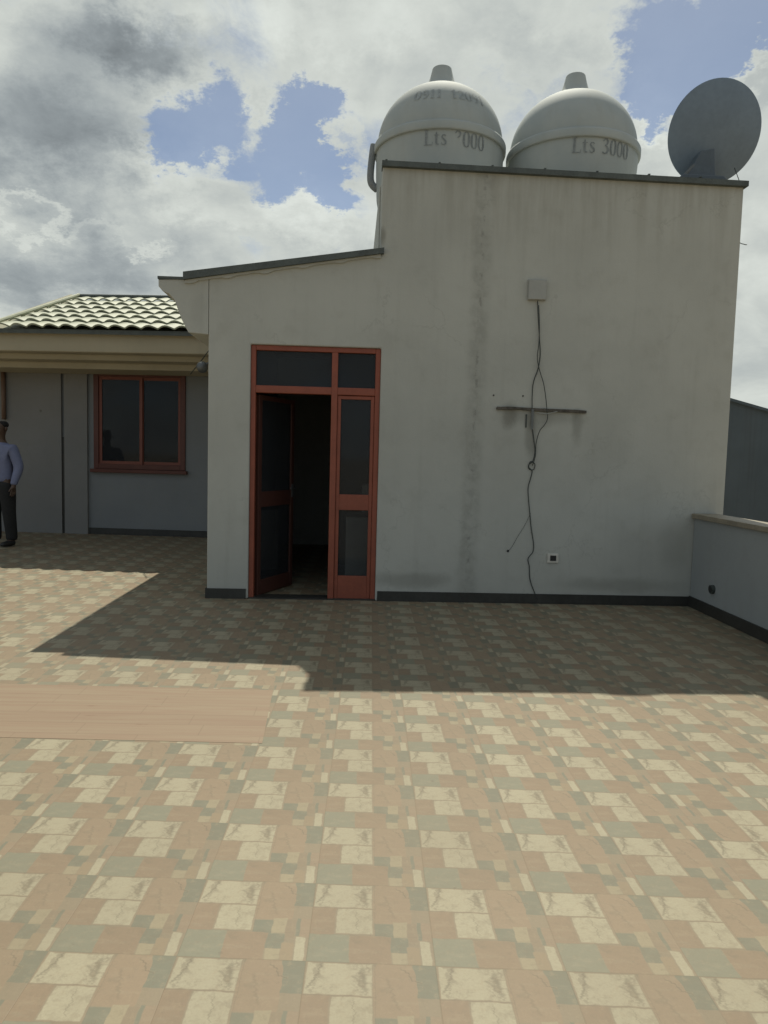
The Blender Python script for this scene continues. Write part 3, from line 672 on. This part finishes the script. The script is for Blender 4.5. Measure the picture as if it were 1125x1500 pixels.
GL = {  # serif strokes: polylines of (x, y, half width)
 'L': (0.62, [[(0.16,0,.07),(0.16,1,.07)], [(0.02,0.02,.02),(0.58,0.02,.02),(0.60,0.22,.015)], [(0.02,0.98,.02),(0.32,0.98,.02)]]),
 't': (0.42, [[(0.18,0.86,.02),(0.18,0.66,.06),(0.18,0.14,.06),(0.26,0.03,.04),(0.38,0.06,.02)], [(0.02,0.64,.02),(0.38,0.64,.02)]]),
 's': (0.46, [[(0.36,0.56,.02),(0.30,0.66,.025),(0.14,0.66,.03),(0.08,0.52,.045),(0.20,0.38,.055),(0.34,0.26,.055),(0.36,0.12,.045),(0.24,0.02,.03),(0.10,0.03,.025),(0.06,0.16,.02)]]),
 '3': (0.56, [[(0.06,0.80,.03),(0.16,0.97,.035),(0.34,0.97,.045),(0.42,0.80,.06),(0.34,0.62,.04),(0.20,0.54,.03)], [(0.20,0.54,.03),(0.38,0.47,.045),(0.46,0.27,.065),(0.36,0.07,.05),(0.16,0.03,.04),(0.04,0.12,.045)]]),
 '0': (0.54, [[(0.25,0.0,.02),(0.12,0.07,.04),(0.06,0.3,.065),(0.06,0.7,.065),(0.12,0.93,.04),(0.25,1.0,.02),(0.38,0.93,.04),(0.44,0.7,.065),(0.44,0.3,.065),(0.38,0.07,.04),(0.25,0.0,.02)]]),
 '1': (0.42, [[(0.20,0.0,.06),(0.20,1.0,.06),(0.06,0.86,.02)], [(0.06,0.02,.02),(0.34,0.02,.02)]]),
 '2': (0.54, [[(0.05,0.76,.04),(0.12,0.94,.035),(0.30,0.98,.045),(0.42,0.82,.06),(0.36,0.56,.05),(0.06,0.06,.03)], [(0.06,0.04,.04),(0.44,0.04,.04),(0.48,0.18,.02)]]),
 '9': (0.54, [[(0.44,0.70,.06),(0.36,0.94,.04),(0.20,0.98,.03),(0.08,0.84,.055),(0.08,0.60,.055),(0.20,0.46,.03),(0.36,0.50,.03),(0.44,0.66,.06),(0.42,0.36,.06),(0.32,0.10,.04),(0.12,0.0,.02)]]),
 '-': (0.34, [[(0.04,0.45,.04),(0.28,0.45,.04)]]), ' ': (0.26, [])}
def lettering(text, mapf, size, cut=None):
    bm = bmesh.new(); x = 0
    total = sum(GL[c][0]+0.06 for c in text)
    for ci, ch in enumerate(text):
        w_, strokes = GL[ch]
        for si, stn in enumerate(strokes):
            if cut and (ci, si) in cut: continue
            pts = []
            for a, b2 in zip(stn, stn[1:]):
                for k in range(3): t = k/3; pts.append(tuple(a[j]+(b2[j]-a[j])*t for j in range(3)))
            pts.append(stn[-1]); rows = []
            for i, p in enumerate(pts):
                a, b2 = pts[max(i-1, 0)], pts[min(i+1, len(pts)-1)]
                tx, ty = b2[0]-a[0], b2[1]-a[1]; l = math.hypot(tx, ty) or 1; nx, ny = -ty/l, tx/l
                rows.append([(p[0]+nx*p[2]+x-total/2, p[1]+ny*p[2]), (p[0]-nx*p[2]+x-total/2, p[1]-ny*p[2])])
            vv = [[bm.verts.new(mapf(q[0]*size, q[1]*size)) for q in rr] for rr in rows]
            for a, b2 in zip(vv, vv[1:]): bm.faces.new((a[0], b2[0], b2[1], a[1]))
        x += w_+0.06
    return bm
RT = 0.75
def tank(cx_px, rim_y_px, Yc, label, texts, rib_top, pipe, cap=1.0, rbase=0.685):
    c0 = at_y(cx_px, rim_y_px, Yc); zr = c0.z; zb = ROOFZ+0.001
    T = empty('water_tank', (c0.x, Yc, zb)); tag(T, label, 'water tank', 'white water tanks on the tower roof')
    hr = zr-zb
    rb = rbase; rt = 0.704
    bm = bmesh.new(); pr = [(0, 0), (rb-0.05, 0), (rb-0.01, 0.03)]
    for k in range(1, 9): t = k/8; pr.append((rb+(rt-rb)*(1-(1-t)**2), 0.03+(hr-0.11)*t))
    lathe(bm, pr, 72); link('body', bm, M['tank'], T, smooth=True)
    bm = bmesh.new(); lathe(bm, [(rt-0.015, hr-0.085), (rt+0.022, hr-0.09), (rt+0.026, hr-0.075), (rt+0.027, hr-0.015), (rt+0.018, hr+0.005), (rt-0.03, hr+0.018)], 72)
    link('rim', bm, M['tank'], T, smooth=True)
    RD = rt-0.012; HD = 0.64
    bm = bmesh.new(); pr = []
    for k in range(0, 23): a = k/23*math.pi/2; pr.append((RD*math.cos(a)**0.97, hr+0.005+HD*math.sin(a)))
    pr.append((0, hr+0.005+HD))
    lathe(bm, pr, 72); link('dome', bm, M['tank'], T, smooth=True)
    zt = hr+HD-0.03
    bm = bmesh.new(); lathe(bm, [(0.33*cap, zt-0.055), (0.25, zt-0.015), (0.19, zt+0.025), (0.152, zt+0.08), (0.128, zt+0.15), (0.108, zt+0.235), (0.105, zt+0.243), (0.088, zt+0.250), (0, zt+0.250)], 40); link('cap', bm, M['tank'], T, smooth=True)
    def cyl(phi0, zc):
        def f(x, y):
            z = zc+y; t = max(0, min(1, (z-0.03)/(hr-0.11))); r = rb+(rt-rb)*(1-(1-t)**2)+0.006
            a = phi0 + x/r; return (r*math.sin(a), -r*math.cos(a), z)
        return f
    def dm(phi0, el0):
        def f(x, y):
            e = el0 + y/0.75; r = (RD*math.cos(e)**0.97)+0.007; a = phi0 + x/(RD*math.cos(el0))
            return (r*math.sin(a), -r*math.cos(a), hr+0.005+(HD+0.007)*math.sin(e))
        return f
    for (txt, kind, phi, h, size, cut, mat) in texts:
        bm = lettering(txt, cyl(R(phi), hr-h) if kind == 'c' else dm(R(phi), R(h)), size, cut); o = link('lettering', bm, mat, T)
    if pipe:
        bm = bmesh.new(); a = R(pipe)
        pts = [(r*math.cos(a), r*math.sin(a), z) for r, z in ((rt+0.03, hr+0.02), (rt+0.045, hr-0.10), (rt+0.06, hr-0.30), (rt+0.045, hr-0.40), (rt-0.02, hr-0.46))]
        tube(bm, smooth_pts(pts, 4), 0.04, 10); link('overflow_pipe', bm, plain('grey pipe', (0.24, 0.26, 0.27), 0.6), T, smooth=True)
    return T, zb, zr
TA, zb, zr = tank(644, 219, 8.27, 'left white water tank with faded number on its dome and half worn digit', [('Lts', 'c', -8, 0.245, 0.15, None, M['paint']), ('3000', 'c', 22, 0.245, 0.15, {(0, 1)}, M['paint']), ('0911', 'd', -17, 22, 0.145, None, M['faint']), ('12091', 'd', 23, 22, 0.145, None, M['faint'])], None, 181)
TB, zb, zr = tank(838, 229, 8.27, 'right white water tank with plain dome, beside the satellite dish', [('Lts', 'c', -5, 0.245, 0.15, None, M['paint']), ('3000', 'c', 25, 0.245, 0.15, None, M['paint'])], None, None, rbase=0.615)

# ------------------------------------------------------------------ satellite dish
Yd = 7.55
cd = at_y(1052, 194, Yd); vd = (cd-EYE).normalized()
sd = (IX*math.cos(R(-8)) - IU*math.sin(R(-8)))              # minor axis on the picture
sd = (sd - vd*sd.dot(vd)).normalized()
face = (vd*math.cos(R(27)) - sd*math.sin(R(27))).normalized()
DI = empty('satellite_dish', (cd.x+0.02, Yd, ROOFZ+0.05)); tag(DI, 'grey satellite dish seen from behind on the tower roof corner', 'satellite dish')
mdish = plain('grey dish enamel', (0.18, 0.235, 0.30), 0.6, var=0.10, scale=3)
q = face.to_track_quat('Z', 'Y'); 
RDi = 0.485
bm = bmesh.new(); pr = []
for k in range(15): t = k/14; pr.append((RDi*t, 0.10*t*t))
pr += [(RDi+0.008, 0.104), (RDi+0.004, 0.114)]
for k in range(14, -1, -1): t = k/14; pr.append((max(0, (RDi-0.006)*t), 0.12*t*t+0.010))
lathe(bm, pr, 72)
bmesh.ops.transform(bm, matrix=Matrix.Translation(Vector((0, 0, -0.03))), verts=bm.verts)
o = link('reflector', bm, mdish, DI, smooth=True); o.rotation_mode = 'QUATERNION'; o.rotation_quaternion = q; o.location = cd - DI.location
rl = cd - DI.location
mdk = plain('dark dish mount', (0.09, 0.115, 0.14), 0.5)
bm = bmesh.new()
bx = at_y(1030, 235, Yd-0.13) - DI.location
prism(bm, [(bx.x-0.22, 0.02), (bx.x-0.13, 0.16), (bx.x-0.04, 0.35), (bx.x+0.10, 0.38), (bx.x+0.13, 0.02)], -0.16, 0.02)
link('mount', bm, mdk, DI, bevel=0.01)
bm = bmesh.new(); prism(bm, [(bx.x-0.31, -0.045), (bx.x-0.30, 0.04), (bx.x-0.22, 0.10), (bx.x+0.18, 0.09), (bx.x+0.25, 0.02), (bx.x+0.25, -0.045)], -0.22, 0.22); link('base', bm, mdk, DI, bevel=0.012)
bm = bmesh.new(); tube(bm, [(bx.x-0.24, -0.12, 0.04), (bx.x-0.10, -0.14, 0.20), (bx.x+0.02, -0.10, 0.33)], 0.022); link('strut', bm, M['metal'], DI)
bm = bmesh.new(); fp = rl + face*0.62 ; tube(bm, [rl - Vector((0, 0, 0.50)) + face*0.08, rl - Vector((0, 0, 0.32)) + face*0.4, fp], 0.014); link('feed_arm', bm, M['metal'], DI)
bm = bmesh.new(); tube(bm, [fp, fp - face*0.12], [0.035, 0.045], 14); link('feed_horn', bm, M['white_plastic'], DI)
bm = bmesh.new(); tube(bm, smooth_pts([at_y(1076, 246, Yd), at_y(1080, 257, Yd-0.05), at_y(1084, 268, Yd-0.08)], 4), 0.004); tag(link('wire', bm, M['cable']), 'thin wire hanging from the dish rim to the tower edge', 'wire')

# ------------------------------------------------------------------ person at the far left
def skin(name, mat, chains, parent, sub=2):
    """chains: list of [(x,y,z,r),...]; first chain roots; later chains start at an existing point"""
    me = bpy.data.meshes.new(name); verts = []; edges = []; rad = []
    def idx(p):
        for i, q_ in enumerate(verts):
            if (Vector(q_)-Vector(p[:3])).length < 1e-4: return i
        verts.append(tuple(p[:3])); rad.append(p[3]); return len(verts)-1
    for ch in chains:
        last = None
        for p in ch:
            i = idx(p)
            if last is not None and last != i: edges.append((last, i))
            last = i
    me.from_pydata(verts, edges, []); o = bpy.data.objects.new(name, me); C.objects.link(o)
    md = o.modifiers.new('skin', 'SKIN'); sv = me.skin_vertices[0].data
    for i, r in enumerate(rad): sv[i].radius = r if isinstance(r, tuple) else (r, r)
    sv[0].use_root = True
    md.use_smooth_shade = True
    s2 = o.modifiers.new('sub', 'SUBSURF'); s2.levels = sub; s2.render_levels = sub
    dg = bpy.context.evaluated_depsgraph_get(); nm = bpy.data.meshes.new_from_object(o.evaluated_get(dg))
    o.modifiers.clear(); o.data = nm; nm.materials.clear(); nm.materials.append(mat); o.parent = parent
    for p in nm.polygons: p.use_smooth = True
    return o
pf = floor_at(4, 799)
PE = empty('person', (pf.x, pf.y, 0.0), R(-18)); PE.scale = (1.12, 1.15, 1.0); tag(PE, 'standing person in lavender blue long sleeve shirt and dark trousers at the far left', 'person')
skinm = plain('dark brown skin', (0.085, 0.05, 0.033), 0.5, var=0.08)
shirt = plain('lavender blue cotton', (0.17, 0.19, 0.30), 0.85, var=0.12, scale=5, bump=0.3); trs = plain('black cloth', (0.018, 0.018, 0.018), 0.9, var=0.2)
def arm(sx, r, hand=True):
    sh = (sx*0.19, 0, 1.44, r); el = (sx*0.27, 0.03, 1.16, r*0.85); wr = (sx*0.25, -0.04, 0.91, r*0.6)
    return [(0, 0, 1.42, (0.13, 0.09)), sh, el, wr]
hz = 0.91
ch = [[(0, 0, 0.95, (0.13, 0.09)), (0, 0, 1.15, (0.125, 0.085)), (0, 0, 1.42, (0.13, 0.08)), (0, 0, 1.52, 0.055), (0, -0.01, 1.60, 0.055), (0, -0.015, 1.66, (0.072, 0.088)), (0, -0.01, 1.74, (0.075, 0.095)), (0, 0.0, 1.80, (0.05, 0.06))]]
for sx in (-1, 1):
    ch.append([(0, 0, 1.42, (0.13, 0.08)), (sx*0.18, 0, 1.42, 0.05), (sx*0.25, 0.03, 1.15, 0.04), (sx*0.235, -0.04, 0.91, 0.027), (sx*0.235, -0.05, 0.85, (0.022, 0.04))])
    h = (sx*0.235, -0.05, 0.85, (0.022, 0.04))
    for fi, (dy, ln) in enumerate(((-0.034, 0.070), (-0.012, 0.082), (0.010, 0.078), (0.032, 0.062))):
        ch.append([h, (sx*0.236, -0.05+dy, 0.81, 0.0095), (sx*0.232, -0.052+dy, 0.81-ln*0.55, 0.009), (sx*0.222, -0.056+dy, 0.81-ln, 0.0075)])
    ch.append([h, (sx*0.228, -0.09, 0.84, 0.011), (sx*0.222, -0.105, 0.80, 0.009)])
    ch.append([(0, 0, 0.95, (0.13, 0.09)), (sx*0.10, 0, 0.86, 0.08), (sx*0.12, -0.01, 0.50, 0.058), (sx*0.13, 0.02, 0.09, 0.04), (sx*0.135, -0.06, 0.045, 0.035), (sx*0.14, -0.13, 0.035, 0.028)])
body = skin('body', skinm, ch, PE)
ch = [[(0, 0, 0.90, (0.175, 0.12)), (0, 0, 1.0, (0.165, 0.115)), (0, 0, 1.18, (0.16, 0.11)), (0, 0, 1.38, (0.17, 0.115)), (0, 0, 1.47, (0.10, 0.08)), (0, 0, 1.53, (0.068, 0.068))]]
for sx in (-1, 1): ch.append([(0, 0, 1.38, (0.17, 0.115)), (sx*0.18, 0, 1.42, 0.078), (sx*0.255, 0.03, 1.15, 0.064), (sx*0.238, -0.038, 0.93, 0.046), (sx*0.236, -0.045, 0.89, 0.044)])
skin('shirt', shirt, ch, PE)
ch = [[(0, 0, 1.0, (0.155, 0.112)), (0, 0, 0.92, (0.165, 0.12))]]
for sx in (-1, 1): ch.append([(0, 0, 0.92, (0.165, 0.12)), (sx*0.095, 0, 0.80, 0.105), (sx*0.12, -0.01, 0.50, 0.085), (sx*0.13, 0.02, 0.14, 0.072), (sx*0.13, 0.02, 0.07, 0.075)])
skin('trousers', trs, ch, PE)
for sx in (-1, 1):
    skin('shoe', M['black'], [[(sx*0.13, 0.06, 0.05, 0.045), (sx*0.135, -0.04, 0.048, 0.048), (sx*0.14, -0.12, 0.04, (0.045, 0.036)), (sx*0.142, -0.17, 0.036, (0.036, 0.03))]], PE)
skin('hair', plain('black hair', (0.012, 0.011, 0.01), 0.9), [[(0, 0.025, 1.70, (0.075, 0.08)), (0, 0.015, 1.76, (0.083, 0.098)), (0, 0.005, 1.815, (0.06, 0.075))]], PE)
bm = bmesh.new()
tube(bm, [(0, -0.103, 1.71), (0, -0.122, 1.675), (0, -0.118, 1.665)], [0.010, 0.016, 0.012], 8)
link('nose', bm, skinm, PE, smooth=True)
for sx in (-1, 1):
    bm = bmesh.new(); bmesh.ops.create_uvsphere(bm, u_segments=10, v_segments=8, radius=0.012, matrix=Matrix.Translation((sx*0.031, -0.098, 1.715)))
    link('eye', bm, M['white_plastic'], PE, smooth=True)
bm = bmesh.new(); tube(bm, [(-0.024, -0.098, 1.635), (0, -0.106, 1.633), (0.024, -0.098, 1.635)], [0.004, 0.007, 0.004], 8); link('mouth', bm, plain('lips', (0.10, 0.045, 0.035), 0.5), PE)
for sx in (-1, 1):
    bm = bmesh.new(); bmesh.ops.create_uvsphere(bm, u_segments=10, v_segments=8, radius=0.022, matrix=Matrix.Translation((sx*0.086, 0.0, 1.70)) @ Matrix.Diagonal((0.5, 0.9, 1.4, 1)))
    link('ear', bm, skinm, PE, smooth=True)

# ------------------------------------------------------------------ light
SUN = Vector((0.10, 0.645, 1.0)).normalized()
ld = bpy.data.lights.new('sun', 'SUN'); ld.energy = 3.9; ld.angle = R(0.5); ld.color = (1.0, 0.95, 0.80)
lo = bpy.data.objects.new('sun', ld); C.objects.link(lo); lo.rotation_mode = 'QUATERNION'; lo.rotation_quaternion = SUN.to_track_quat('Z', 'Y'); lo.location = (3, 12, 20)
el = math.asin(SUN.z); az = math.atan2(SUN.x, SUN.y)

wd = bpy.data.worlds.new('World'); SC.world = wd; wd.use_nodes = True
g = G(wd); g.n.clear()
out = g.node('ShaderNodeOutputWorld')
sky = g.node('ShaderNodeTexSky'); sky.sky_type = 'NISHITA'; sky.sun_disc = False; sky.sun_elevation = el; sky.sun_rotation = az
sky.air_density = 1.0; sky.dust_density = 2.0; sky.altitude = 2300
bg1 = g.node('ShaderNodeBackground'); bg1.inputs[1].default_value = 0.085; g.put(bg1.inputs[0], sky.outputs[0])
dirn = g.node('ShaderNodeTexCoord').outputs['Generated']
dx_, dy_, dz_ = g.xyz(dirn)
# cloud deck seen in perspective: direction -> point on a flat layer
den = g.m('ADD', g.m('MAXIMUM', dz_, 0.0), 0.42)
P = g.vec(g.m('DIVIDE', dx_, den), g.m('DIVIDE', dy_, den), 0.0)
P2 = g.vm('ADD', P, (0.0, 0.0, 0.0))
wA = g.noise(P, 2.2, 3, 0.5, out=1)
Pw = g.vm('ADD', P, g.vm('SCALE', g.vm('SUBTRACT', wA, (0.5, 0.5, 0.5)), 0.22))
n_big = g.noise(Pw, 1.9, 7, 0.6)
n_det = g.noise(Pw, 7.5, 7, 0.68)
cov = g.m('ADD', g.m('MULTIPLY', n_big, 0.62), g.m('MULTIPLY', n_det, 0.38))
# openings and banks placed by direction (az, el in the tangent plane towards +Y)
wB = g.noise(P, 6.0, 6, 0.7, out=1); bx_, bz_, _ = g.xyz(wB)
ux = g.m('ADD', g.m('DIVIDE', dx_, g.m('MAXIMUM', dy_, 0.15)), g.m('MULTIPLY', g.m('SUBTRACT', bx_, 0.5), 0.26))
uz = g.m('ADD', g.m('DIVIDE', dz_, g.m('MAXIMUM', dy_, 0.15)), g.m('MULTIPLY', g.m('SUBTRACT', bz_, 0.5), 0.26))
def blob(px, py, rx, ry, amt, rot=0.0, soft=(0.2, 1.25)):
    d = ray(px, py); cx_, cz_ = d.x/d.y, d.z/d.y
    a = g.m('SUBTRACT', ux, cx_); c_ = g.m('SUBTRACT', uz, cz_)
    ca, sa = math.cos(rot), math.sin(rot)
    a2 = g.m('ADD', g.m('MULTIPLY', a, ca*F/rx), g.m('MULTIPLY', c_, sa*F/rx)); c2 = g.m('SUBTRACT', g.m('MULTIPLY', c_, ca*F/ry), g.m('MULTIPLY', a, sa*F/ry))
    d2 = g.m('SQRT', g.m('ADD', g.m('MULTIPLY', a2, a2), g.m('MULTIPLY', c2, c2)))
    return g.m('MULTIPLY', g.m('SUBTRACT', 1.0, g.sm(d2, *soft)), amt)
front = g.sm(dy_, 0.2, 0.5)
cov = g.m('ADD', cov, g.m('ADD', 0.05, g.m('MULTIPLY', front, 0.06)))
for bl in ((290,185,75,60,-.30,0), (255,245,45,28,-.24,0), (440,215,75,100,-.32,-.5), (480,150,60,40,-.26,0), (490,270,45,50,-.22,0), (1010,60,110,95,-.34,.4), (965,120,45,60,-.26,0), (1100,20,70,50,-.3,0), (985,90,90,50,-.2,0), (1090,330,40,40,-.03,0),
           (385,175,35,30,.14,0), (640,60,220,90,.10,0), (100,150,220,160,.14,0), (955,215,50,80,.24,0), (1110,110,38,60,.22,0), (380,330,170,50,.15,0), (120,380,180,90,.12,0), (800,60,140,60,.10,0), (1110,450,60,160,.14,0), (520,180,22,60,.12,0)):
    cov = g.m('ADD', cov, g.m('MULTIPLY', blob(*bl[:5], rot=bl[5]), front))
alpha = g.m('ADD', 0.25, g.m('MULTIPLY', g.sm(cov, 0.425, 0.615), 0.75))
thick = g.sm(cov, 0.55, 0.88)
# bright lit edges, greyer thick parts, finer relief
rel = g.noise(g.vm('ADD', Pw, (0.03, 0.09, 0.0)), 3.4, 8, 0.6)
lum = g.m('SUBTRACT', 0.62, g.m('MULTIPLY', thick, 0.15))
lum = g.m('ADD', lum, g.m('MULTIPLY', g.m('SUBTRACT', rel, 0.5), 0.50))
for bl in ((70,200,220,110,-.22,0), (150,60,150,70,-.15,0), (210,70,110,50,-.16,0), (120,400,260,60,-.13,0), (360,25,110,50,.10,0), (560,30,150,70,.14,0), (420,320,170,40,.14,0), (960,180,60,90,.12,0), (250,270,70,60,.12,0), (700,90,120,90,.06,0), (1110,440,80,170,.10,0), (450,400,120,40,-.05,0), (800,40,100,40,.08,0), (60,310,110,16,.14,0), (195,360,45,12,.12,-.5)):
    lum = g.m('ADD', lum, g.m('MULTIPLY', blob(*bl[:5], rot=bl[5], soft=(0.1, 1.2)), front))
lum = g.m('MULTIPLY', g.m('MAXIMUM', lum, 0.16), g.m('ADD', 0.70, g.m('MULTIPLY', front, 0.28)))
tint = g.mix(g.sm(lum, 0.25, 0.65), (0.87, 0.97, 1.0), (0.95, 1.0, 0.93))
ccol = g.mix(1.0, tint, g.vec(lum, lum, lum), 'MULTIPLY')
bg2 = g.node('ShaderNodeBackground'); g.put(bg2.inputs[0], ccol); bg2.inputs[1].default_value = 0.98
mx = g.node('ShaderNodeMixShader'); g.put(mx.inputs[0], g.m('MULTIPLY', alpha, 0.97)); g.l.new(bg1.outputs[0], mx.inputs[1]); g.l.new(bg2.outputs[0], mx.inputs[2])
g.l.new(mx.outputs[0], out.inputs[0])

SC.view_settings.view_transform = 'Standard'; SC.view_settings.look = 'None'; SC.view_settings.exposure = 0.12; SC.view_settings.gamma = 1.0
SC.render.engine = 'CYCLES'; SC.cycles.use_denoising = True
SC.cycles.max_bounces = 6
wd.cycles.sampling_method = 'MANUAL'; wd.cycles.sample_map_resolution = 512
